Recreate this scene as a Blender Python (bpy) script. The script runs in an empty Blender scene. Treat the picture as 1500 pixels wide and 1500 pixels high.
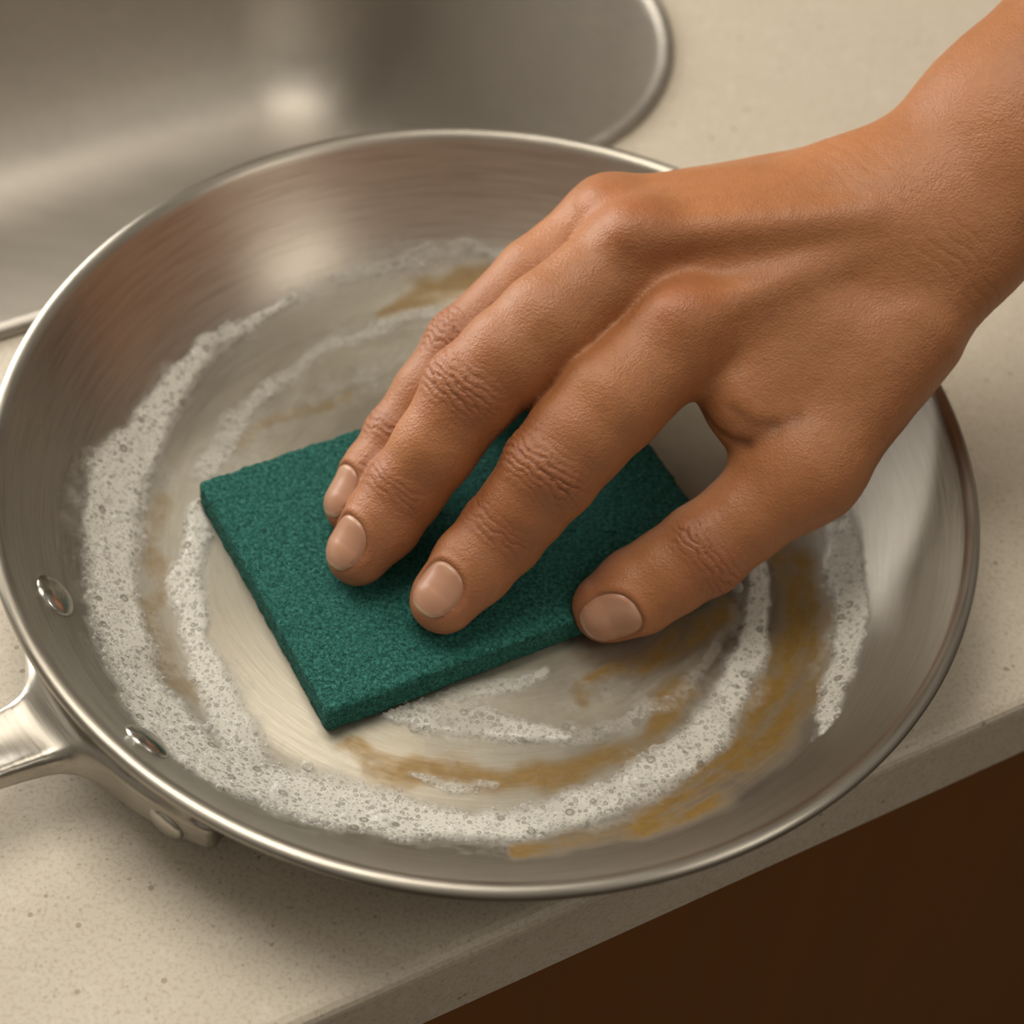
import bpy, math, numpy as np, time
from mathutils import Matrix, Vector
T0=time.time()
rng=np.random.default_rng(7)
V3=lambda *a: np.array(a,dtype=float)
def nrm(v): v=np.asarray(v,float); return v/np.linalg.norm(v)

# ---------------------------------------------------------------- camera
F=3333.0; E=math.radians(50.5); PH=math.radians(7.2)
fw=V3(0,math.cos(E),-math.sin(E)); r0=V3(1,0,0); u0=V3(0,math.sin(E),math.cos(E))
rt=math.cos(PH)*r0+math.sin(PH)*u0; up=-math.sin(PH)*r0+math.cos(PH)*u0
CAM=V3(0.0080,-0.393,0.4933)
cam=bpy.data.cameras.new("camera"); co=bpy.data.objects.new("camera",cam)
bpy.context.scene.collection.objects.link(co)
cam.lens=F*36/1500; cam.sensor_width=36; cam.clip_start=0.01
cam.dof.use_dof=True; cam.dof.focus_distance=.575; cam.dof.aperture_fstop=9
co.matrix_world=Matrix(((rt[0],up[0],-fw[0],CAM[0]),(rt[1],up[1],-fw[1],CAM[1]),(rt[2],up[2],-fw[2],CAM[2]),(0,0,0,1)))
bpy.context.scene.camera=co
def P(px,py,z):
    d=fw+(px-750)/F*rt-(py-750)/F*up
    return CAM+d*((z-CAM[2])/d[2])

# ---------------------------------------------------------------- helpers
def link(ob,parent=None):
    bpy.context.scene.collection.objects.link(ob)
    if parent: ob.parent=parent
    return ob
def empty(name):
    e=bpy.data.objects.new(name,None); e.empty_display_size=0.02
    return link(e)
def mesh_obj(name,verts,faces,mat=None,parent=None,smooth=True):
    me=bpy.data.meshes.new(name)
    verts=np.asarray(verts,np.float32)
    if isinstance(faces,np.ndarray):
        n,k=faces.shape
        me.vertices.add(len(verts)); me.vertices.foreach_set("co",verts.ravel())
        me.loops.add(n*k); me.loops.foreach_set("vertex_index",faces.astype(np.int32).ravel())
        me.polygons.add(n); me.polygons.foreach_set("loop_start",np.arange(0,n*k,k,dtype=np.int32))
        me.polygons.foreach_set("loop_total",np.full(n,k,np.int32))
        me.update(calc_edges=True); me.validate()
    else:
        me.from_pydata([tuple(map(float,v)) for v in verts],[],faces); me.update()
    if smooth: me.polygons.foreach_set("use_smooth",np.ones(len(me.polygons),bool))
    ob=bpy.data.objects.new(name,me)
    if mat: me.materials.append(mat)
    return link(ob,parent)
def fattr(ob,name,vals):
    a=ob.data.attributes.new(name,'FLOAT','POINT'); a.data.foreach_set("value",np.asarray(vals,np.float32))
def cattr(ob,name,vals):
    v=np.ones((len(vals),4),np.float32); v[:,:3]=vals
    a=ob.data.attributes.new(name,'FLOAT_COLOR','POINT'); a.data.foreach_set("color",v.ravel())

class M:
    def __init__(s,name):
        s.m=bpy.data.materials.new(name); s.m.use_nodes=True; s.t=s.m.node_tree; s.n=s.t.nodes; s.l=s.t.links
        s.b=s.n["Principled BSDF"]
    def node(s,ty,**kw):
        n=s.n.new(ty)
        for k,v in kw.items(): setattr(n,k,v)
        return n
    def put(s,v,sock):
        if isinstance(v,bpy.types.NodeSocket): s.l.new(v,sock)
        elif isinstance(v,(tuple,list)):
            sock.default_value=(*v,1) if (len(v)==3 and sock.type=='RGBA') else v
        else: sock.default_value=v
    def math(s,op,a,b=0.0,c=0.0,clamp=False):
        n=s.n.new('ShaderNodeMath'); n.operation=op; n.use_clamp=clamp
        s.put(a,n.inputs[0]); s.put(b,n.inputs[1]); s.put(c,n.inputs[2]); return n.outputs[0]
    def mix(s,f,a,b,blend='MIX'):
        n=s.n.new('ShaderNodeMix'); n.data_type='RGBA'; n.blend_type=blend
        s.put(f,n.inputs[0]); s.put(a,n.inputs[6]); s.put(b,n.inputs[7]); return n.outputs[2]
    def ramp(s,f,stops):
        n=s.n.new('ShaderNodeValToRGB'); cr=n.color_ramp
        while len(cr.elements)>1: cr.elements.remove(cr.elements[-1])
        cr.elements[0].position=stops[0][0]; c=stops[0][1]; cr.elements[0].color=(*c,1) if isinstance(c,tuple) else (c,c,c,1)
        for p,c in stops[1:]:
            e=cr.elements.new(p); e.color=(*c,1) if isinstance(c,tuple) else (c,c,c,1)
        s.put(f,n.inputs[0]); return n.outputs[0]
    def coord(s): return s.n.new('ShaderNodeTexCoord').outputs['Object']
    def noise(s,vec,scale,detail=4,rough=.5,dist=0.):
        n=s.node('ShaderNodeTexNoise'); s.l.new(vec,n.inputs['Vector'])
        n.inputs['Scale'].default_value=scale; n.inputs['Detail'].default_value=detail
        n.inputs['Roughness'].default_value=rough; n.inputs['Distortion'].default_value=dist
        return n.outputs[0]
    def voro(s,vec,scale,feature='F1',out='Distance',rand=1.):
        n=s.node('ShaderNodeTexVoronoi'); n.feature=feature; s.l.new(vec,n.inputs['Vector'])
        n.inputs['Scale'].default_value=scale; n.inputs['Randomness'].default_value=rand; return n.outputs[out]
    def bump(s,h,strength,dist,nrm=None):
        n=s.node('ShaderNodeBump'); s.put(h,n.inputs['Height']); n.inputs['Strength'].default_value=strength
        n.inputs['Distance'].default_value=dist
        if nrm is not None: s.l.new(nrm,n.inputs['Normal'])
        return n.outputs[0]
    def attr(s,name,out='Fac'):
        n=s.node('ShaderNodeAttribute'); n.attribute_name=name; return n.outputs[out]
    def set(s,**kw):
        for k,v in kw.items(): s.put(v,s.b.inputs[k.replace('_',' ')])

TAB=rng.random((64,64,64))
def vnoise(p):
    p=np.asarray(p); i=np.floor(p).astype(int); f=p-i; f=f*f*(3-2*f); i&=63; j=(i+1)&63
    x0,y0,z0=i.T; x1,y1,z1=j.T; fx,fy,fz=f.T
    l=lambda a,b,t:a+(b-a)*t
    return l(l(l(TAB[x0,y0,z0],TAB[x1,y0,z0],fx),l(TAB[x0,y1,z0],TAB[x1,y1,z0],fx),fy),
             l(l(TAB[x0,y0,z1],TAB[x1,y0,z1],fx),l(TAB[x0,y1,z1],TAB[x1,y1,z1],fx),fy),fz)
def fbm(p,sc,o=4):
    s=0;a=1;t=0
    for k in range(o):
        s=s+a*vnoise(p*sc*(2**k)+17.3*k); t+=a; a*=.5
    return s/t
def sstep(a,b,x): t=np.clip((x-a)/(b-a),0,1); return t*t*(3-2*t)

def surface_nets(fn,lo,hi,h,coarse=4):
    lo=np.array(lo);hi=np.array(hi)
    nb=np.ceil((hi-lo)/(h*coarse)).astype(int)+1
    ax=[lo[k]+(np.arange(nb[k])+.5)*h*coarse-.5*h for k in range(3)]
    g=np.stack(np.meshgrid(*ax,indexing='ij'),-1).reshape(-1,3)
    fc=fn(g).reshape(nb)
    R=h*coarse*1.9
    act=np.abs(fc)<R
    f=np.repeat(np.repeat(np.repeat(fc,coarse,0),coarse,1),coarse,2).astype(np.float32)
    am=np.repeat(np.repeat(np.repeat(act,coarse,0),coarse,1),coarse,2)
    idx=np.argwhere(am); pts=lo+idx*h
    out=np.empty(len(idx),np.float32)
    for s in range(0,len(idx),400000): out[s:s+400000]=fn(pts[s:s+400000])
    f[am]=out; f[f==0]=1e-9
    sg=(f<0).astype(np.uint8)
    nx,ny,nz=f.shape
    cnt=np.zeros((nx-1,ny-1,nz-1),np.uint8)
    for a in(0,1):
        for b in(0,1):
            for c in(0,1): cnt+=sg[a:nx-1+a,b:ny-1+b,c:nz-1+c]
    cells=np.argwhere((cnt>0)&(cnt<8))
    vid=-np.ones(cnt.shape,np.int32); vid[tuple(cells.T)]=np.arange(len(cells))
    acc=np.zeros((len(cells),3)); num=np.zeros(len(cells))
    cor=[(a,b,c) for a in(0,1) for b in(0,1) for c in(0,1)]
    for A in cor:
        for k in range(3):
            if A[k]==0:
                B=list(A);B[k]=1
                fa=f[tuple((cells+A).T)];fb=f[tuple((cells+B).T)]
                m=(fa<0)!=(fb<0); t=np.where(m,fa/np.where(m,fa-fb,1),0)
                p=np.array(A)[None,:]+t[:,None]*(np.array(B)-np.array(A))[None,:]
                acc[m]+=p[m]; num+=m
    verts=lo+(cells+acc/num[:,None])*h
    faces=[]
    for k in range(3):
        sl0=[slice(None)]*3; sl1=[slice(None)]*3; sl0[k]=slice(0,-1); sl1[k]=slice(1,None)
        d=sg[tuple(sl0)]!=sg[tuple(sl1)]
        e=np.argwhere(d); o1,o2=[(1,2),(2,0),(0,1)][k]
        e=e[(e[:,o1]>0)&(e[:,o2]>0)&(e[:,o1]<f.shape[o1]-1)&(e[:,o2]<f.shape[o2]-1)]
        def c(a,b):
            q=e.copy(); q[:,o1]-=a; q[:,o2]-=b; return vid[tuple(q.T)]
        q=np.stack([c(1,1),c(0,1),c(0,0),c(1,0)],1)
        inside=sg[tuple(e.T)]==1
        q[~inside]=q[~inside][:,::-1]
        faces.append(q)
    return verts,np.concatenate(faces)
def grad(fn,p,e=3e-4):
    g=0
    for k in((1,-1,-1),(-1,-1,1),(-1,1,-1),(1,1,1)):
        k=np.array(k,float); g=g+k[None]*fn(p+k*e)[:,None]
    return g/(4*e)
def chunk(fn,p,n=200000): return np.concatenate([fn(p[i:i+n]) for i in range(0,len(p),n)])
def project(fn,v,it=1):
    for _ in range(it):
        g=chunk(lambda q:grad(fn,q),v); f=chunk(fn,v)
        v=v-(f/np.maximum((g**2).sum(1),.2))[:,None]*g
    return v
def smin(a,b,k):
    h=np.maximum(k-np.abs(a-b),0)/k
    return np.minimum(a,b)-h*h*k*.25
def cap(p,a,b,ra,rb,n=None,s=1.):
    ba=b-a; h=np.clip(((p-a)@ba)/(ba@ba),0,1)
    q=p-a-h[:,None]*ba
    r=ra+(rb-ra)*h
    if n is None: return np.sqrt((q*q).sum(1))-r
    dn=q@n; q=q+(dn*(1/s-1))[:,None]*n
    return (np.sqrt((q*q).sum(1))-r)*.88

# ---------------------------------------------------------------- pan profile
PR=0.1268; RF=0.086
def wallz(r):
    t=np.clip((r-RF)/(PR-RF),0,1.05); return .003+.0332*t**1.9
def Pf(px,py,dz=0):
    z=.003
    for _ in range(12):
        q=P(px,py,z+dz); z=.5*z+.5*float(wallz(math.hypot(q[0],q[1])))
    return P(px,py,z+dz)

# ---------------------------------------------------------------- materials
def steel_mat(name,base=(.52,.49,.44),rough=.3,radial=True,scale=1.0):
    m=M(name); c=m.coord()
    if radial:
        sp=m.node('ShaderNodeSeparateXYZ'); m.l.new(c,sp.inputs[0]); x,y,z=sp.outputs
        r=m.math('SQRT',m.math('ADD',m.math('MULTIPLY',x,x),m.math('MULTIPLY',y,y)))
        a=m.math('ARCTAN2',y,x)
        def pol(kr,ka,kz,det,ro,dist=0):
            cb=m.node('ShaderNodeCombineXYZ'); m.l.new(m.math('MULTIPLY',r,kr),cb.inputs[0]); m.l.new(m.math('MULTIPLY',a,ka),cb.inputs[1]); m.l.new(m.math('MULTIPLY',z,kz),cb.inputs[2])
            return m.noise(cb.outputs[0],1.0,det,ro,dist)
        st=pol(900.,5.,900.,3,.6); st2=pol(150.,3.,0.,4,.65); m.st3=pol(60.,1.6,0.,4,.6,.6)
        tn=m.node('ShaderNodeTangent'); tn.direction_type='RADIAL'; tn.axis='Z'
        m.l.new(tn.outputs[0],m.b.inputs['Tangent']); m.set(Anisotropic=.75,Anisotropic_Rotation=.25)
    else:
        mp=m.node('ShaderNodeMapping'); m.l.new(c,mp.inputs[0]); mp.inputs['Rotation'].default_value=(0,0,-math.radians(34)); mp.inputs['Scale'].default_value=(20,500,500)
        st=m.noise(mp.outputs[0],1.0,3,.6); st2=m.noise(c,30,3)
    m.st=st; m.st2=st2
    col=m.mix(m.math('MULTIPLY',st2,.5),base,tuple(x*.78 for x in base))
    col=m.mix(m.ramp(st,[(.35,.35),(.55,0.)]),col,tuple(x*.6 for x in base))
    m.col=col
    m.set(Base_Color=col,Metallic=1.0,Roughness=m.math('ADD',m.math('MULTIPLY',st,.16),rough-.08))
    m.nb=m.bump(st,.22,.0003); m.set(Normal=m.nb)
    return m
handle_steel=steel_mat("brushed_steel_handle",base=(.52,.49,.44),rough=.37)
rivet_steel=steel_mat("rivet_steel",base=(.60,.58,.54),rough=.24)
sink_steel=steel_mat("sink_steel",base=(.49,.455,.41),rough=.52,radial=False)

pm=steel_mat("pan_steel",base=(.47,.44,.39),rough=.34)
c=pm.coord()
film=pm.attr("film"); stain=pm.attr("stain")
sw=pm.ramp(pm.math('ADD',pm.math('MULTIPLY',pm.st2,.5),pm.math('MULTIPLY',pm.st3,.5)),[(.40,0.),(.60,1.)])
film2=pm.math('MULTIPLY',film,pm.math('ADD',pm.math('MULTIPLY',sw,.85),.12),clamp=True)
blot=pm.noise(c,75,6,.68,.5)
stain2=pm.math('MULTIPLY',stain,pm.ramp(pm.math('ADD',pm.math('MULTIPLY',blot,.45),pm.math('MULTIPLY',pm.st2,.55)),[(.36,.35),(.53,1.)]),clamp=True)
col=pm.mix(film2,pm.mix(film,pm.col,(.33,.30,.24)),(.42,.385,.315))
fine=pm.noise(c,420,3,.6)
col=pm.mix(pm.math('MULTIPLY',stain2,.97),col,pm.mix(fine,(.33,.20,.045),(.17,.098,.022)))
pm.set(Base_Color=col,Metallic=pm.math('SUBTRACT',1.0,pm.math('MAXIMUM',pm.math('MULTIPLY',film2,.55),pm.math('MULTIPLY',stain2,.80))),
  Coat_Weight=pm.math('MULTIPLY',film,.6,clamp=True),Coat_Roughness=.16,
  Roughness=pm.math('ADD',pm.math('ADD',pm.math('MULTIPLY',pm.st,.16),.26),pm.math('MULTIPLY',film,.13)))
wet=pm.bump(pm.noise(c,90,3,.5),.3,.0006)
pm.l.new(wet,pm.b.inputs['Coat Normal'])
pan_mat=pm

# ---------------------------------------------------------------- strokes (soap, film, stains)
def stroke_mask(xy,pts):
    best=np.full(len(xy),-9.)
    for (a,b) in zip(pts[:-1],pts[1:]):
        A=np.array(a[:2]);B=np.array(b[:2]);ba=B-A
        h=np.clip(((xy-A)@ba)/(ba@ba+1e-12),0,1)
        d=np.linalg.norm(xy-A-h[:,None]*ba,axis=1); w=a[2]+(b[2]-a[2])*h
        best=np.maximum(best,1-d/w)
    return best
def S(pts,k=1.):
    o=[]
    for px,py,w in pts:
        q=Pf(px,py); o.append((q[0],q[1],k*w/5300.))
    return o
foam_strokes=[
 (1.0,S([(430,436,9),(340,490,12),(270,545,18),(225,605,36),(188,680,52),(168,760,46),(163,840,46),(176,920,44),(203,1000,50),(250,1070,58),(310,1125,64),(400,1158,74),(500,1185,66),(600,1208,54),(700,1214,40),(800,1203,38),(900,1172,42),(970,1128,42),(1030,1075,38),(1080,1015,31),(1102,950,26),(1110,880,22),(1104,830,17)],1.12)),
 (.50,S([(780,378,14),(700,374,18),(620,378,20),(520,400,18),(430,436,12)],1.2)),
 (.50,S([(665,458,12),(560,478,16),(470,512,16),(400,560,16),(345,620,20),(305,690,24)],1.2)),
 (.85,S([(300,740,20),(285,790,30),(272,850,24),(275,910,24),(300,980,30),(330,1050,36),(375,1115,44)],1.15)),
 (.95,S([(1210,745,24),(1225,800,30),(1240,870,29),(1243,940,27),(1228,1000,23),(1206,1050,15),(1192,1078,9)],1.15)),
 (.80,S([(560,1045,16),(620,1050,38),(700,1055,46),(760,1068,32),(830,1080,14)],1.15)),
 (.6,S([(640,1010,26),(740,1000,20),(800,985,10)],1.2)),
 (.6,S([(590,1132,7),(650,1150,12),(722,1158,8)],1.1)),
 (.34,S([(820,1085,16),(920,1060,18),(1000,1010,18),(1050,950,16)],1.2)),
]
halo=[(.32,[(x,y,w*1.5) for x,y,w in st]) for _,st in foam_strokes[:6]]
halo+=[(.24,S([(330,700,60),(420,590,70),(560,540,70),(680,470,50)])),(.24,S([(230,720,60),(225,900,50),(290,1050,50)])),(.20,S([(620,1030,50),(780,1040,50),(920,1010,45)]))]
stain_strokes=[
 (1.0,S([(1160,825,56),(1178,920,68),(1162,1000,74),(1102,1088,68),(1022,1163,58),(930,1208,46),(840,1234,34),(760,1249,20)])),
 (.95,S([(495,1070,20),(560,1112,34),(650,1138,38),(760,1138,38),(860,1116,36),(950,1078,34),(1010,1010,32)])),
 (.95,S([(850,1005,22),(930,975,34),(1010,930,42),(1050,885,32)])),
 (.85,S([(790,395,22),(700,408,32),(620,425,32),(555,452,20)])),
 (.6,S([(235,740,18),(222,820,26),(225,900,26),(260,980,22),(300,1040,16)])),
 (.6,S([(350,640,16),(420,600,20),(520,575,14)])),
]
film_strokes=[
 (1.,S([(480,1080,30),(640,1080,70),(800,1060,80),(960,1000,90),(1060,900,70)])),
 (.9,S([(330,760,60),(400,620,60),(520,530,60),(680,480,60)])),
 (.9,S([(200,700,80),(200,900,80),(320,1080,80),(550,1170,70),(800,1180,60),(1000,1100,60)])),
 (.6,S([(720,420,60),(520,440,60),(350,540,50)])),
]
sp_c=[P(300,703,.013),P(470,1045,.013),P(1045,828,.013),P(885,505,.013)]
spO=sum(sp_c)/4; spX=nrm((sp_c[3]-sp_c[0])+(sp_c[2]-sp_c[1])); spX[2]=0; spX=nrm(spX)
spY=V3(-spX[1],spX[0],0)
hx=.25*(np.linalg.norm(sp_c[3]-sp_c[0])+np.linalg.norm(sp_c[2]-sp_c[1])); hy=.25*(np.linalg.norm(sp_c[0]-sp_c[1])+np.linalg.norm(sp_c[3]-sp_c[2]))
def masks(xy,strokes,seed,wa=.0035,soft=(0,.7)):
    p=np.c_[xy,np.full(len(xy),seed)]
    wx=fbm(p,70,4)-.5; wy=fbm(p+5.5,70,4)-.5
    q=xy+np.c_[wx,wy]*wa*2
    r=np.zeros(len(xy))
    for amp,st in strokes: r=np.maximum(r,amp*sstep(soft[0],soft[1],stroke_mask(q,st)))
    return r

# ---------------------------------------------------------------- frying pan
pan=empty("frying_pan")
rs=np.concatenate([np.linspace(0.0006,.086,64),np.linspace(.0873,PR,40)])
prof=[(r,float(wallz(r))) for r in rs]
prof+=[(.1273,.0368),(.1281,.0374),(.1291,.0377),(.1302,.0376),(.1311,.0371),(.1315,.0362),(.1314,.0352),(.1306,.0343),(.1295,.0338)]
ro=np.linspace(PR-.0005,.087,28); outer=[]
for r in ro:
    dr=1e-4; s=(wallz(r+dr)-wallz(r-dr))/(2*dr); n=np.array([s,-1])/math.hypot(s,1)
    outer.append((float(r+n[0]*.0026),float(max(wallz(r)+n[1]*.0026,.0004))))
prof+=outer
oz=np.array([q[1] for q in outer])[::-1]; orr=np.array([q[0] for q in outer])[::-1]
prof+=[(.08,.0004),(.04,.0004),(.0006,.0004)]
NA=420
prof=np.array(prof); ang=np.linspace(0,2*np.pi,NA,endpoint=False)
v=np.stack([prof[:,None,0]*np.cos(ang),prof[:,None,0]*np.sin(ang),np.repeat(prof[:,1:2],NA,1)],-1).reshape(-1,3)
i,j=np.meshgrid(np.arange(len(prof)-1),np.arange(NA),indexing='ij')
j2=(j+1)%NA
fc=np.stack([i*NA+j,i*NA+j2,(i+1)*NA+j2,(i+1)*NA+j],-1).reshape(-1,4)[:, ::-1]
ob=mesh_obj("pan_body",v,fc,pan_mat.m,pan)
inner=(np.repeat(np.arange(len(prof)),NA)<104)
fl=masks(v[:,:2],film_strokes,1.,.006,(0,.9)); rr=np.hypot(v[:,0],v[:,1])
fl=np.maximum(fl*.9,.6*(1-sstep(.085,.105,rr)))*inner
stn=masks(v[:,:2],stain_strokes,2.,.007,(0,.66))*inner
fattr(ob,"film",fl); fattr(ob,"stain",stn)

def dome(center,n,r,h,name,parent,mat):
    n=nrm(n); a=nrm(np.cross(n,[0,0,1])); b=np.cross(n,a)
    vs=[];K=32;R=10
    for i in range(R+1):
        t=i/R*math.pi/2
        for k in range(K):
            al=2*math.pi*k/K; rad=r*(math.sin(t)**.8) if i else 1e-5
            vs.append(center+n*(h*math.cos(t)**1.0)+(a*math.cos(al)+b*math.sin(al))*rad)
    for k in range(K):
        al=2*math.pi*k/K; vs.append(center-n*.001+(a*math.cos(al)+b*math.sin(al))*r)
    fs=[(i*K+k,(i+1)*K+k,(i+1)*K+(k+1)%K,i*K+(k+1)%K) for i in range(R+1) for k in range(K)]
    return mesh_obj(name,vs,fs,mat,parent)
for i,(px,py) in enumerate([(80,873),(215,1087)]):
    q=P(px,py,.021)
    for _ in range(10): q=P(px,py,.5*q[2]+.5*float(wallz(math.hypot(q[0],q[1]))))
    r=math.hypot(q[0],q[1]); s=float(wallz(r+1e-4)-wallz(r-1e-4))/2e-4
    e=q[:2]/r; n=nrm([-e[0]*s,-e[1]*s,1]); dome(q,n,.0064,.0020,"rivet_%d"%(i+1),pan,rivet_steel.m)
AZ=math.radians(222.0)
def handle_f(p):
    r=np.hypot(p[:,0],p[:,1]); da=(np.arctan2(p[:,1],p[:,0])-AZ+np.pi)%(2*np.pi)-np.pi
    s=da*.122; z=p[:,2]; L=.050
    e=np.clip(np.abs(s)/L,0,1)
    n=r-(.1255-.0045*e**2+.12*(z-.012))
    hz=.0095*(1-.45*e**2)
    q=np.stack([np.abs(s)-(L-.004),np.abs(z-.0150)-(hz-.002),np.abs(n)-.0012],-1)
    d1=np.linalg.norm(np.maximum(q,0),axis=1)+np.minimum(q.max(1),0)-.0020
    q=np.stack([np.abs(s)-(L-.008),np.abs(z-.0200)-.004,np.abs(r-.120)-.004],-1)
    d3=np.linalg.norm(np.maximum(q,0),axis=1)+np.minimum(q.max(1),0)-.0015
    t=r*np.cos(da)-.12; w=r*np.sin(da)
    tt=np.clip(t,0,.2)
    zc=.0150+.16*tt+.9*tt*tt
    hw=.0088+.014*np.exp(-tt/.009)+.02*np.clip(tt-.03,0,1)
    th=.0045-.0018*(1-np.clip(np.abs(w)/hw,0,1)**2)*sstep(.01,.03,tt)
    q=np.stack([np.abs(t-.087)-.083,np.abs(w)-(hw-.003),np.abs(z-zc)-(th-.0028)],-1)
    d2=np.linalg.norm(np.maximum(q,0),axis=1)+np.minimum(q.max(1),0)-.0028
    d=smin(smin(d1,d3,.002),d2,.009)*.9
    return np.maximum(d,(np.interp(z,oz,orr)-.0004-r)*.7)
lo=V3(-.26,-.21,-.004); hi=V3(-.03,-.02,.09)
v,f=surface_nets(handle_f,lo,hi,.0011); v=project(handle_f,v,2)
mesh_obj("pan_handle",v,f,handle_steel.m,pan)
for i,azd in enumerate((238.5,205.5)):
    a2=math.radians(azd); q=V3(math.cos(a2)*.1262,math.sin(a2)*.1262,.0130)
    dome(q,V3(math.cos(a2),math.sin(a2),-.15),.0055,.0019,"rivet_%d"%(i+3),pan,rivet_steel.m)

# ---------------------------------------------------------------- hand SDF
def ch(pts): return [(P(a,b,z),r*1.045) for a,b,z,r in pts]
fingers={
 'index':ch([(650,879,.0207,.0085),(692,829,.0257,.0102),(735,781,.0307,.0107),(769,740,.0380,.0109),(806,691,.0462,.0123),(848,638,.0522,.0129),(893,586,.0577,.0140),(1005,482,.0665,.0136)]),
 'middle':ch([(525,811,.0207,.0082),(560,766,.0262,.0097),(593,717,.0322,.0101),(637,655,.0427,.0106),(690,575,.0537,.0121),(745,524,.0607,.0126),(805,474,.0667,.0132),(938,362,.0760,.0128)]),
 'ring':ch([(518,740,.0207,.0076),(551,692,.0257,.0087),(585,642,.0307,.0091),(630,578,.0387,.0096),(684,512,.0462,.0110),(788,412,.0590,.0114),(895,324,.0685,.0117)]),
 'pinky':ch([(700,560,.0200,.0066),(716,530,.0230,.0074),(733,502,.0265,.0077),(752,475,.0310,.0080),(775,445,.0350,.0088),(840,380,.0470,.0092),(900,326,.0580,.0105)]),
 'thumb':ch([(890,889,.0127,.0091),(932,867,.0167,.0111),(978,839,.0217,.0110),(1030,805,.0272,.0118),(1095,755,.0342,.0114),(1180,682,.0440,.0136)]),
}
hints={'index':nrm([-.35,-.40,.85]),'middle':nrm([-.60,-.35,.8]),'ring':nrm([-.75,-.2,.75]),'pinky':nrm([-.5,0,.8]),'thumb':nrm([.0,-.88,.42])}
NW=nrm([-.265,-.547,.795])
down=-NW
def pc(a,b,n=None,s=1.,off=None):
    A=P(*a[:3]);B=P(*b[:3])
    if off is not None: A=A+off;B=B+off
    return (A,B,a[3],b[3],n,s)
palm=[
 pc((1005,482,.0660,.0130),(1290,395,.0740,.0138)),
 pc((938,362,.0760,.0127),(1290,340,.0820,.0148)),
 pc((897,328,.0685,.0120),(1285,300,.0815,.0138)),
 pc((900,330,.0580,.0105),(1270,275,.0760,.0135)),
 pc((1005,482,.0660,.0122),(1290,395,.0740,.0150),off=down*.011),
 pc((938,362,.0760,.0120),(1290,340,.0820,.0150),off=down*.013),
 pc((897,328,.0685,.0110),(1285,300,.0815,.0140),off=down*.011),
 pc((1180,684,.0440,.0131),(1320,480,.0660,.0170)),
 pc((1170,670,.0420,.0120),(1300,470,.0620,.0160),off=V3(0,.010,-.004)),
 pc((1112,608,.0513,.0108),(1250,505,.0640,.0132)),
 pc((1083,574,.0558,.0098),(1200,480,.0660,.0120)),
 pc((1275,345,.0770,.0269),(1345,336,.0800,.0270),NW,.70),
 pc((1345,336,.0800,.0270),(1500,200,.0980,.0289),NW,.74),
 pc((1500,200,.0980,.0289),(1700,20,.1200,.0335),NW,.80),
 pc((1700,20,.1200,.0335),(1930,-180,.1480,.0370),NW,.88),
]
extra=[
 pc((1005,482,.0660,.0090),(1014,481,.0661,.0090),off=NW*.0095),
 pc((938,362,.0760,.0088),(947,361,.0761,.0088),off=NW*.0091),
 pc((897,326,.0690,.0080),(904,326,.0691,.0080),off=NW*.0083),
 pc((1005,482,.0660,.0028),(1280,385,.0750,.0018),off=NW*.0125),
 pc((938,362,.0760,.0030),(1280,335,.0820,.0020),off=NW*.0130),
 pc((900,326,.0690,.0026),(1275,300,.0810,.0018),off=NW*.0119),
 pc((1322,240,.0850,.0088),(1332,235,.0855,.0088)),
]
def palm_f(p):
    d=None
    for A,B,ra,rb,n,s in palm:
        e=cap(p,A,B,ra,rb,n,s); d=e if d is None else smin(d,e,.0070)
    for A,B,ra,rb,n,s in extra:
        d=smin(d,cap(p,A,B,ra,rb,n,s),.0056)
    return d
def finger_f(p,name):
    c=fingers[name]; d=None
    for (a,ra),(b,rb) in zip(c[:-1],c[1:]):
        e=cap(p,a,b,ra,rb); d=e if d is None else smin(d,e,.0022)
    return d
def hand_f(p):
    pf=palm_f(p); tot=None
    for nme in fingers:
        k=.010 if nme=='thumb' else .0060
        g=smin(finger_f(p,nme),pf,k)
        tot=g if tot is None else smin(tot,g,.0012)
    return tot
def surf(px,py):
    d=nrm(fw+(px-750)/F*rt-(py-750)/F*up); p=CAM+d*.35
    for _ in range(80): p=p+d*min(float(hand_f(p[None])[0]),.03)*.9
    return p
allp=np.array([q for c in fingers.values() for q,_ in c]+[x for pr in palm for x in pr[:2]])
lo=allp.min(0)-.042; hi=allp.max(0)+.042; lo[2]=max(lo[2],-.002)
v,f=surface_nets(hand_f,lo,hi,.0011)
v=project(hand_f,v,2)
tmp=mesh_obj("tmp_hand",v,f)
md=tmp.modifiers.new("s",'SUBSURF'); md.levels=1; md.render_levels=1
dg=bpy.context.evaluated_depsgraph_get(); me=bpy.data.meshes.new_from_object(tmp.evaluated_get(dg))
bpy.data.objects.remove(tmp)
n=len(me.vertices); v=np.empty(n*3,np.float32); me.vertices.foreach_get("co",v); v=v.reshape(-1,3).astype(float)
nv=np.empty(n*3,np.float32); me.vertices.foreach_get("normal",nv); nv=nv.reshape(-1,3).astype(float)
disp=np.zeros(n)
base=np.array([.415,.168,.066]); red=np.array([.36,.115,.048]); dark=np.array([.15,.052,.024])
colr=np.repeat(base[None],n,0)
big=fbm(v,38,4)[:,None]
colr=colr*(.82+.36*big)
nails={}
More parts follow.
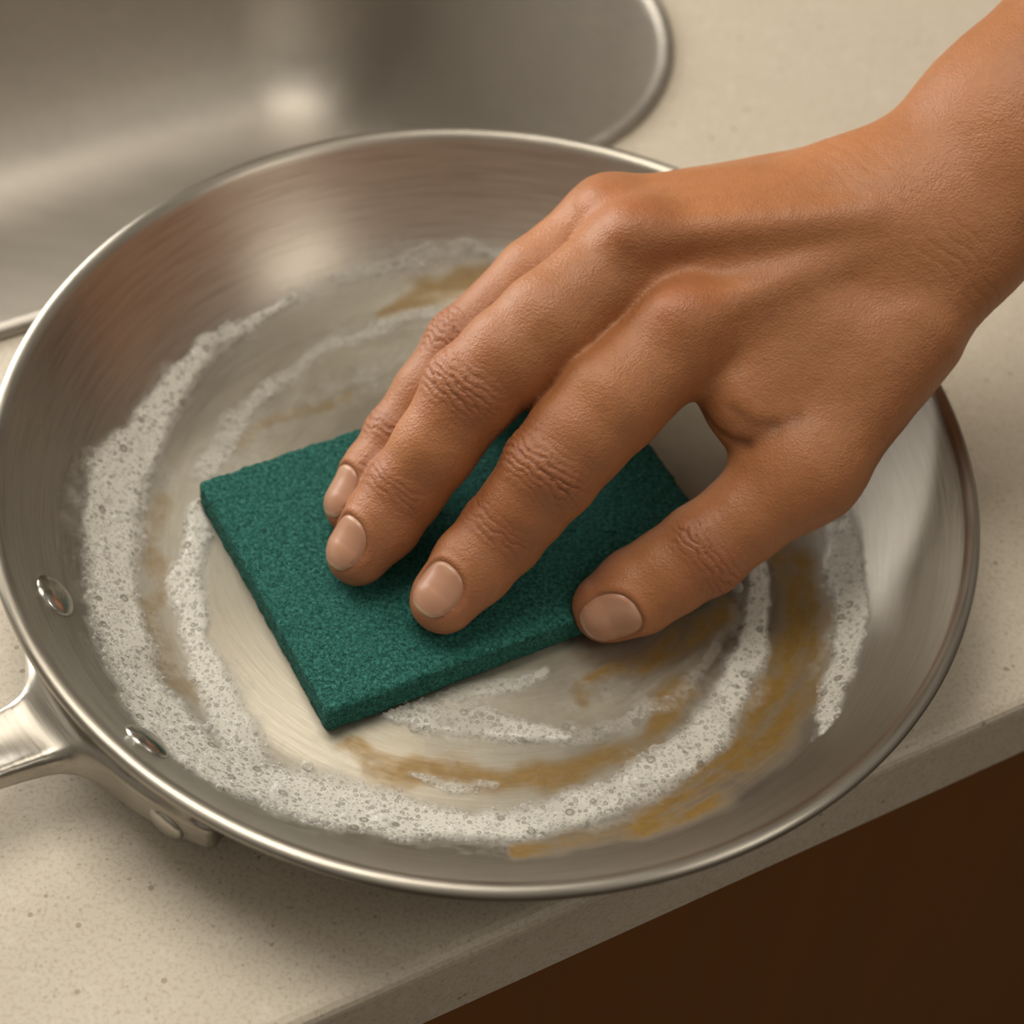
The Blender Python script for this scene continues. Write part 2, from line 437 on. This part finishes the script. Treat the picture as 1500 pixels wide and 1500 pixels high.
for nm,c in fingers.items():
    ff=chunk(lambda q:finger_f(q,nm),v); on=ff<.0035
    pts=[q for q,_ in c]; hint=hints[nm]
    joints=[(2,.75),(4,1.2)] if nm!='thumb' else [(3,1.0)]
    for ji,amp in joints:
        J=pts[ji]; a=nrm(pts[ji-1]-pts[ji+1]); nn=nrm(hint-a*(a@hint)); cc=np.cross(a,nn); R=c[ji][1]
        d=v-J; x=d@a; y=d@cc; zd=d@nn
        near=on&(np.abs(x)<.02)&(zd>-.2*R)
        w=np.exp(-(x/(.0054*amp))**2)*sstep(.0,.75,zd/R)*near
        wob=(fbm(v,330,3)-.5)
        ph=(x+np.sign(x)*(-.14)*y*y/R)/(.0020)+wob*1.5
        gro=np.maximum(0,np.cos(np.pi*2*ph))**3*(.45+.9*fbm(v+3.,190,2))
        disp+=w*(.00034*amp-.00050*amp*gro)
        wc=np.clip(w*gro*1.1,0,1)[:,None]; colr=colr*(1-.60*wc)+dark*.60*wc
        wr=(.55*np.exp(-(x/(.010*amp))**2)*sstep(-.1,.6,zd/R)*near)[:,None]; colr=colr*(1-wr)+red*.80*wr
    t=pts[0]
    a=nrm(pts[0]-pts[2]); nn=nrm(hint-a*(a@hint)); nn=nrm(nn+.30*a); a=nrm(a-nn*(a@nn)); cc=np.cross(a,nn)
    d=v-t; x=d@a; zd=d@nn; y=d@cc
    tipm=(sstep(-.020,.006,x)*on)[:,None]; colr=colr*(1-.5*tipm)+np.array([.47,.185,.10])*.5*tipm
    R=c[0][1]; L=.0074 if nm!='thumb' else .0086; W=.0060*(R/.0082) ; cx=-.0026
    rho=(np.abs((x-cx)/L)**2.4+np.abs(y/W)**2.4)**(1/2.4)
    top=on&(zd>0)&(x<.014)
    ring=np.exp(-((rho-1.17)/.14)**2)*top*(1-sstep(.1*L,.7*L,x-cx))
    ins=(1-sstep(.92,1.06,rho))*top
    disp+=ring*.00038-ins*.0006
    colr=colr*(1-.30*(np.exp(-((rho-1.03)/.05)**2)*top)[:,None])
    nails[nm]=(t,a,nn,cc,cx,L,W)
for (px,py,wd_,am) in ((1008,432,.010,.5),(936,308,.010,.5),(888,285,.009,.4)):
    A=surf(px,py); w=(am*np.exp(-(np.linalg.norm(v-A,axis=1)/wd_)**2))[:,None]; colr=colr*(1-w)+red*w
for pl,dep,wid in [([(1032,606),(1048,628),(1072,645),(1095,652)],.0005,.0016),([(1090,655),(1130,632),(1165,612)],.0006,.0024),([(1075,600),(1105,622),(1135,622)],.0003,.0018)]:
    q=[surf(*x) for x in pl]; e=np.full(n,9.)
    for A,B in zip(q[:-1],q[1:]): e=np.minimum(e,chunk(lambda s_:cap(s_,A,B,0,0),v,400000))
    m=np.exp(-(e/wid)**2); disp-=m*dep; colr=colr*(1-.28*m[:,None])
disp+=(fbm(v,120,3)-.5)*.00045
wd=nrm(P(1500,195,.098)-P(1345,335,.080)); s=(v-P(1345,335,.080))@wd
wr=np.exp(-((s+.002)/.008)**2); disp-=wr*.00014*np.maximum(0,np.cos(2*np.pi*(s/.0042+(fbm(v,80,2)-.5)*2)))**4
v=v+nv*disp[:,None]
me.vertices.foreach_set("co",v.astype(np.float32).ravel()); me.update()
me.polygons.foreach_set("use_smooth",np.ones(len(me.polygons),bool))
hand=empty("human_hand")
hs=bpy.data.objects.new("hand_skin",me); link(hs,hand)
cattr(hs,"skincol",np.clip(colr,0,1))
sk=M("skin"); c=sk.coord()
fac=sk.noise(c,420,4,.6)
bc=sk.mix(sk.ramp(fac,[(.3,0.0),(.75,.30)]),sk.attr("skincol",'Color'),(.24,.085,.032))
vb=sk.voro(c,1500); nb=sk.noise(c,900,3,.6); nb2=sk.noise(c,260,4,.6)
h=sk.math('ADD',sk.math('ADD',sk.math('MULTIPLY',vb,.6),nb),sk.math('MULTIPLY',nb2,.6))
sk.set(Base_Color=bc,Roughness=.47,Normal=sk.bump(h,.36,.0005),Subsurface_Weight=.10,Subsurface_Scale=.004)
sk.b.inputs['Subsurface Radius'].default_value=(1,.35,.15); sk.b.inputs['Specular IOR Level'].default_value=.5
me.materials.clear(); me.materials.append(sk.m)
nm_=M("fingernail"); nm_.set(Base_Color=nm_.attr("nailcol",'Color'),Roughness=.36,Subsurface_Weight=.1,Subsurface_Scale=.002,Coat_Weight=.1)
for i,(nm,(t,a,nn,cc,cx,L,W)) in enumerate(nails.items()):
    K=40; g=np.linspace(-1,1,K); U,Vv=np.meshgrid(g,g,indexing='ij')
    ex=2.4; rad=np.maximum(np.abs(U),np.abs(Vv))+1e-9; l=(np.abs(U)**ex+np.abs(Vv)**ex)**(1/ex)+1e-9
    Us=U*rad/l; Vs=Vv*rad/l
    u=cx+Us*L; w=Vs*W*(1.0-.06*Us); 
    p=t+u.reshape(-1,1)*a+w.reshape(-1,1)*cc+.02*nn
    for _ in range(40): p=p-nn*np.clip(hand_f(p),-.002,.004)[:,None]*.8
    rr_=rad.reshape(-1); Uf=Us.reshape(-1)
    off=.00022-.0009*sstep(.88,1.0,rr_)*(Uf<.55)-.0003*sstep(.93,1.,rr_)*(Uf>=.55)
    p=p+nn*off[:,None]
    I,J=np.meshgrid(np.arange(K-1),np.arange(K-1),indexing='ij')
    fq=np.stack([I*K+J,(I+1)*K+J,(I+1)*K+J+1,I*K+J+1],-1).reshape(-1,4)
    o=mesh_obj("fingernail_%d"%(i+1),p,fq,nm_.m,hand)
    bcn=np.repeat(np.array([[.46,.24,.155]]),K*K,0)
    e=.7*sstep(.82,.88,Uf+ .12*(Vs.reshape(-1)**2))[:,None]; bcn=bcn*(1-e)+np.array([.64,.48,.32])*e
    lu=(1-sstep(.18,.42,np.hypot(Uf+1.0,Vs.reshape(-1)*.8)))[:,None]*.4; bcn=bcn*(1-lu)+np.array([.56,.37,.26])*lu
    cattr(o,"nailcol",bcn)

# ---------------------------------------------------------------- sponge
def sponge_f(p):
    d=p-spO; x=d@spX; y=d@spY; z=p[:,2]
    q=np.stack([np.abs(x)-(hx-.0010),np.abs(y)-(hy-.0010),np.abs(z-.0080)-(.0046-.0010)],-1)
    return np.linalg.norm(np.maximum(q,0),axis=1)+np.minimum(q.max(1),0)-.0010
cs=np.array([spO+sx*hx*spX+sy*hy*spY for sx in(-1,1) for sy in(-1,1)])
lo=np.r_[cs.min(0)[:2]-.004,.0]; hi=np.r_[cs.max(0)[:2]+.004,.0165]
v,f=surface_nets(sponge_f,lo,hi,.0009); v=project(sponge_f,v,1)
g=grad(sponge_f,v); g/=np.linalg.norm(g,axis=1)[:,None]
v=v+g*((fbm(v,420,3)-.5)*.0009+(fbm(v,1100,1)-.5)*.0005)[:,None]
for _ in range(4):
    d=chunk(hand_f,v); m=(d<.0003)&(v[:,2]>.006)
    v[m,2]-=np.minimum(.0004-d[m],.003)
v[:,2]=np.maximum(v[:,2],.0033)
spm=M("scouring_sponge_green"); c=spm.coord()
n1=spm.noise(c,950,4,.75,.5); n2=spm.noise(c,2600,3,.7); v1=spm.voro(c,1200)
k=spm.math('ADD',spm.math('MULTIPLY',n1,.62),spm.math('MULTIPLY',n2,.38))
spm.set(Base_Color=spm.ramp(k,[(.39,(.006,.045,.040)),(.50,(.019,.135,.112)),(.61,(.070,.27,.228))]),Roughness=.85,
        Normal=spm.bump(spm.math('ADD',k,spm.math('MULTIPLY',v1,.3)),1.0,.0011))
spm.b.inputs['Specular IOR Level'].default_value=.25
mesh_obj("scouring_sponge",v,f,spm.m)

# ---------------------------------------------------------------- foam
foam=empty("soap_foam")
G=np.arange(-.122,.122,.00065); X,Y=np.meshgrid(G,G,indexing='ij'); xy=np.c_[X.ravel(),Y.ravel()]
mk=masks(xy,foam_strokes,3.,.0042,(-.05,.75)); mk2=masks(xy,halo,4.,.0070,(0,1.))
p3=np.c_[xy,np.zeros(len(xy))]
mk=np.clip(mk*(.5+1.05*fbm(p3,48,4)),0,1); mk=np.maximum(mk,mk2*(.2+1.4*fbm(p3+9,90,4)))
r=np.hypot(xy[:,0],xy[:,1])
d=np.c_[xy,np.zeros(len(xy))]-np.r_[spO[:2],0]
ins=(np.abs(d@spX)<hx+.0002)&(np.abs(d@spY)<hy+.0002)
mk[ins]=0; mk*=(1-sstep(.112,.118,r))
hgt=.0010*sstep(.1,1.,mk)*(.5+1.0*fbm(p3,160,3))
vz=wallz(r)+.00012+hgt
v=np.c_[xy,vz]; N=len(G)
I,J=np.meshgrid(np.arange(N-1),np.arange(N-1),indexing='ij')
fq=np.stack([I*N+J,(I+1)*N+J,(I+1)*N+J+1,I*N+J+1],-1).reshape(-1,4)
keep=(mk[fq]>.03).any(1)&(~ins[fq]).all(1); fq=fq[keep]; used=np.unique(fq); rm=-np.ones(len(v),int); rm[used]=np.arange(len(used))
fm=M("foam_bubbles"); c=fm.coord()
nw=fm.noise(c,200,4,.6)
mask=fm.attr("foam_cover")
def bub(scale,lo_,hi_,thr):
    n_=fm.node('ShaderNodeTexVoronoi'); fm.l.new(c,n_.inputs['Vector']); n_.inputs['Scale'].default_value=scale
    pres=fm.math('GREATER_THAN',n_.outputs['Color'],thr)
    ringd=fm.ramp(n_.outputs['Distance'],[(0.,.45),(lo_*.5,.45),(lo_,1.),(hi_,0.)])
    return fm.math('MULTIPLY',ringd,pres)
h1=bub(260,.24,.38,.70); h2=bub(560,.28,.44,.50); h3=bub(1100,.28,.48,.35)
holes=fm.math('MAXIMUM',h1,fm.math('MAXIMUM',fm.math('MULTIPLY',h2,.75),fm.math('MULTIPLY',h3,.45)))
cov=fm.math('ADD',mask,fm.math('MULTIPLY',fm.math('SUBTRACT',nw,.5),.60))
al=fm.ramp(cov,[(.06,0.),(.35,.28),(.90,.82)])
al=fm.math('MULTIPLY',al,fm.math('SUBTRACT',1.0,fm.math('MULTIPLY',holes,.45)),clamp=True)
fcol=fm.mix(holes,(.76,.745,.69),(.45,.43,.38))
fm.set(Base_Color=fcol,Roughness=.22,Alpha=al,Normal=fm.bump(holes,.45,-.0006))
o=mesh_obj("foam",v[used],rm[fq],fm.m,foam); fattr(o,"foam_cover",np.clip(mk[used],0,1))
bm_=M("soap_bubble"); bm_.set(Base_Color=(.95,.95,.93),Roughness=.04); bm_.b.inputs['Specular IOR Level'].default_value=1.0
lw=bm_.node('ShaderNodeLayerWeight'); lw.inputs[0].default_value=.35
bm_.set(Alpha=bm_.math('ADD',bm_.math('MULTIPLY',lw.outputs['Facing'],.50),.08))
import bmesh
b=bmesh.new(); bmesh.ops.create_icosphere(b,subdivisions=2,radius=1); bv=np.array([x.co[:] for x in b.verts]); bf=np.array([[y.index for y in x.verts] for x in b.faces])
b.free()
VS=[];FS=[];o_=0
def addb(q,rad):
    global o_
    VS.append(q+bv*rad*np.array([1,1,.8])); FS.append(bf+o_); o_+=len(bv)
for px,py,rp in [(408,1160,13),(558,1206,14),(940,1146,17),(610,1060,12),(815,1200,11),(665,1218,11),(590,1022,9),(1010,1090,10),(990,1110,9),(1052,1048,9),(170,760,8),(150,800,7),(505,1198,8),(960,1100,10),(290,775,8),(720,1210,8),(348,1125,8),(278,835,8),(1216,775,8),(1080,860,9),(190,1085,8),(262,885,7),(450,1120,8),(870,1175,9),(232,1010,8),(880,1165,6)]:
    q=Pf(px,py,.0010); addb(q,rp/5300.)
den=np.argwhere((mk>.3)).ravel(); pick=rng.choice(den,1700)
for k in pick:
    rad=rng.uniform(.0003,.0006)*(1+ (rng.random()<.15)*.8); addb(np.array([xy[k,0],xy[k,1],vz[k]-.0001])+rng.normal(0,.0002,3)*[1,1,0],rad)
mesh_obj("bubbles",np.concatenate(VS),np.concatenate(FS),bm_.m,foam)

# ---------------------------------------------------------------- counter, sink, cabinet, room
TH=math.radians(34.0); cU=V3(math.cos(TH),math.sin(TH),0); cV=V3(-math.sin(TH),math.cos(TH),0)
def UV(u,v,z): return cU*u+cV*v+V3(0,0,z)
SU0,SU1,SV0,SV1,SR=-.40,.1700,.1262,.415,.070
def rrect(d,n=16,m=12):
    u0_,u1_,v0_,v1_=SU0+d,SU1-d,SV0+d,SV1-d; R=SR-min(d,.055); pts=[]
    cs=[(u1_-R,v0_+R,-90),(u1_-R,v1_-R,0),(u0_+R,v1_-R,90),(u0_+R,v0_+R,180)]
    for i,(a,b_,s) in enumerate(cs):
        for k in range(n+1):
            t=math.radians(s+90*k/n); pts.append((a+R*math.cos(t),b_+R*math.sin(t)))
        a2,b2,s2=cs[(i+1)%4]; t=math.radians(s2); e=(a2+R*math.cos(t),b2+R*math.sin(t)); st=pts[-1]
        for k in range(1,m): pts.append((st[0]+(e[0]-st[0])*k/m,st[1]+(e[1]-st[1])*k/m))
    return np.array(pts)
CU0,CU1,CV0,CV1=-1.0,1.0,-.1095,.60
inn=rrect(.003); cen=np.array([(SU0+SU1)/2,(SV0+SV1)/2]); NP=len(inn)
out=[]
for q in inn:
    d=q-cen; ts=[]
    if abs(d[0])>1e-9: ts.append(((CU1 if d[0]>0 else CU0)-cen[0])/d[0])
    if abs(d[1])>1e-9: ts.append(((CV1 if d[1]>0 else CV0)-cen[1])/d[1])
    out.append(cen+d*min(ts))
out=np.array(out)
for cx_ in [(CU0,CV0),(CU1,CV0),(CU1,CV1),(CU0,CV1)]:
    out[np.argmin(np.linalg.norm(out-np.array(cx_),axis=1))]=cx_
def clipo(d): return np.c_[np.clip(out[:,0],CU0+d,CU1-d),np.clip(out[:,1],CV0+d,CV1-d)]
loops=[(inn,-.032),(inn,0)]+[(clipo(d),z) for d,z in [(.004,0),(.0022,-.0004),(.0009,-.0013),(.0002,-.0026),(0,-.004),(0,-.029),(.0015,-.0315),(.003,-.032)]]+[(inn,-.032)]
vs=[];
for L_,z in loops: vs+= [UV(a,b_,z) for a,b_ in L_]
fs=[(i*NP+k,i*NP+(k+1)%NP,(i+1)*NP+(k+1)%NP,(i+1)*NP+k) for i in range(len(loops)-1) for k in range(NP)]
fs=[f_[::-1] for f_ in fs]
cm=M("quartz_counter"); c=cm.coord()
n1=cm.noise(c,14,5,.6); n2=cm.noise(c,800,3,.7); n3=cm.noise(c,180,4,.6)
bc=cm.mix(n1,(.60,.535,.44),(.68,.625,.525))
bc=cm.mix(cm.ramp(n2,[(.40,.45),(.5,0.)]),bc,(.44,.36,.27)); bc=cm.mix(cm.ramp(n3,[(.55,0.),(.7,.4)]),bc,(.74,.69,.60))
vd=cm.voro(c,170); vc=cm.voro(c,170,'F1','Color')
sp=cm.math('MULTIPLY',cm.math('LESS_THAN',vd,.13),cm.math('GREATER_THAN',vc,.68))
bc=cm.mix(cm.math('MULTIPLY',sp,.6),bc,(.24,.17,.10))
vd2=cm.voro(c,420); vc2=cm.voro(c,420,'F1','Color'); sp2=cm.math('MULTIPLY',cm.math('LESS_THAN',vd2,.20),cm.math('GREATER_THAN',vc2,.62))
bc=cm.mix(cm.math('MULTIPLY',sp2,.40),bc,(.30,.23,.15))
cm.set(Base_Color=bc,Roughness=.5,Normal=cm.bump(n2,.10,.0004))
ob=mesh_obj("kitchen_counter",vs,fs,cm.m,None,False)
sinkE=empty("kitchen_sink")
prof=[(.002,-.001),(0,.0004),(.0002,.0020),(.0012,.0032),(.0028,.0036),(.0044,.0030),(.0054,.0014),(.0060,-.002),(.007,-.02),(.009,-.07),(.012,-.115),(.016,-.135),(.023,-.152),(.034,-.166),(.050,-.1745),(.07,-.176)]
vs=[];
for d,z in prof: vs+=[UV(a,b_,z) for a,b_ in rrect(d,20,16)]
base_l=rrect(.07,20,16); NQ=len(base_l)
for s_,z in [(.8,-.1765),(.5,-.1775),(.25,-.179),(.12,-.180)]:
    vs+=[UV(*(cen+(q-cen)*s_),z) for q in base_l]
nl=len(prof)+4
fs=[(i*NQ+k,i*NQ+(k+1)%NQ,(i+1)*NQ+(k+1)%NQ,(i+1)*NQ+k) for i in range(nl-1) for k in range(NQ)]
fs.append([ (nl-1)*NQ+k for k in range(NQ)])
mesh_obj("sink_basin",vs,fs,sink_steel.m,sinkE)
dc=UV(cen[0],cen[1],-.1795)
vs=[];K=48
for r_,z in [(.045,0),(.0445,.002),(.040,.0025),(.037,.0),(.034,-.004),(.001,-.005)]:
    vs+=[dc+V3(r_*math.cos(2*math.pi*k/K),r_*math.sin(2*math.pi*k/K),z) for k in range(K)]
mesh_obj("sink_drain",vs,[(i*K+k,i*K+(k+1)%K,(i+1)*K+(k+1)%K,(i+1)*K+k) for i in range(5) for k in range(K)],rivet_steel.m,sinkE)
cab=empty("base_cabinet")
wm=M("dark_walnut"); c=wm.coord()
mp=wm.node('ShaderNodeMapping'); wm.l.new(c,mp.inputs[0]); mp.inputs['Rotation'].default_value=(0,0,-TH); mp.inputs['Scale'].default_value=(60,60,4)
w1=wm.noise(mp.outputs[0],1.0,5,.6,.4)
wm.set(Base_Color=wm.mix(w1,(.17,.064,.013),(.225,.086,.019)),Roughness=.55)
def box(name,u0_,u1_,v0_,v1_,z0,z1,mat,parent=None,bev=.0015):
    b=bmesh.new(); co_=[UV(u,v_,z) for z in(z0,z1) for v_ in(v0_,v1_) for u in(u0_,u1_)]
    vv=[b.verts.new(q) for q in co_]
    for f_ in[(0,2,3,1),(4,5,7,6),(0,1,5,4),(2,6,7,3),(0,4,6,2),(1,3,7,5)]: b.faces.new([vv[i] for i in f_])
    bmesh.ops.bevel(b,geom=b.edges[:],offset=bev,segments=2,affect='EDGES')
    me=bpy.data.meshes.new(name); b.to_mesh(me); b.free(); o=bpy.data.objects.new(name,me); me.materials.append(mat); return link(o,parent)
fv=CV0+.020
for i,(a,b_) in enumerate([(-.98,-.402),(-.398,.398),(.402,.98)]):
    box("cabinet_door_%d"%(i+1),a,b_,fv,fv+.018,-.80,-.036,wm.m,cab)
box("cabinet_side_1",-.98,-.96,fv+.02,CV1-.01,-.80,-.0325,wm.m,cab)
box("cabinet_side_2",.96,.98,fv+.02,CV1-.01,-.80,-.0325,wm.m,cab)
box("cabinet_toe_kick",-.96,.96,fv+.06,fv+.078,-.90,-.80,wm.m,cab)
wl=M("wall_paint"); wl.set(Base_Color=wl.mix(wl.noise(wl.coord(),8,3),(.36,.32,.26),(.40,.36,.30)),Roughness=.8)
box("wall_back",-2.2,2.2,CV1+.003,CV1+.10,-.90,1.6,wl.m)
tr=M("window_trim_paint"); tr.set(Base_Color=tr.mix(tr.noise(tr.coord(),20,3),(.70,.68,.63),(.74,.72,.67)),Roughness=.5)
win=empty("window_1")
WU0,WU1,WZ0,WZ1=-.55,.0,.03,.50
box("sill",WU0-.04,WU1+.04,CV1-.035,CV1+.002,WZ0-.029,WZ0-.006,tr.m,win)
box("frame_1",WU0-.03,WU0-.005,CV1-.018,CV1+.002,WZ0-.005,WZ1+.03,tr.m,win)
box("frame_2",WU1+.005,WU1+.03,CV1-.018,CV1+.002,WZ0-.005,WZ1+.03,tr.m,win)
box("frame_3",WU0-.005,WU1+.005,CV1-.018,CV1+.002,WZ1+.005,WZ1+.03,tr.m,win)
fm2=M("floor_wood"); fm2.set(Base_Color=fm2.mix(fm2.noise(fm2.coord(),10,4),(.10,.055,.025),(.16,.09,.045)),Roughness=.5)
box("floor",-2.2,2.2,-2.2,CV1+.10,-.95,-.901,fm2.m)

# ---------------------------------------------------------------- light
def area(name,loc,target,size,power,col,sy=None):
    l=bpy.data.lights.new(name,'AREA'); l.energy=power; l.color=col; l.size=size
    if sy: l.shape='RECTANGLE'; l.size_y=sy
    o=bpy.data.objects.new(name,l); link(o); o.location=loc
    o.rotation_euler=(Vector(target)-Vector(loc)).to_track_quat('-Z','Y').to_euler()
wc_=UV((WU0+WU1)/2,CV1-.004,(WZ0+WZ1)/2)
area("window_daylight",tuple(wc_),tuple(wc_-cV),WU1-WU0,5.4,(1,.96,.88),WZ1-WZ0)
area("kitchen_light",(-.36,.33,1.08),(0,0,.03),.65,11.8,(1,.92,.79),.85)
area("ceiling_lamp",(.75,-.32,.95),(0,0,0),.35,1.5,(1,.91,.78))
w=bpy.data.worlds.new("world"); bpy.context.scene.world=w; w.use_nodes=True
nt=w.node_tree; bg=nt.nodes["Background"]
tc=nt.nodes.new('ShaderNodeTexCoord'); sx=nt.nodes.new('ShaderNodeSeparateXYZ'); nt.links.new(tc.outputs['Generated'],sx.inputs[0])
cr=nt.nodes.new('ShaderNodeValToRGB'); nt.links.new(sx.outputs[2],cr.inputs[0])
cr.color_ramp.elements[0].position=0; cr.color_ramp.elements[0].color=(.125,.10,.075,1)
cr.color_ramp.elements[1].position=.9; cr.color_ramp.elements[1].color=(.56,.50,.41,1)
nt.links.new(cr.outputs[0],bg.inputs[0]); bg.inputs[1].default_value=.62
sc=bpy.context.scene; sc.view_settings.view_transform='Standard'; sc.view_settings.look='None'
print("total",time.time()-T0)
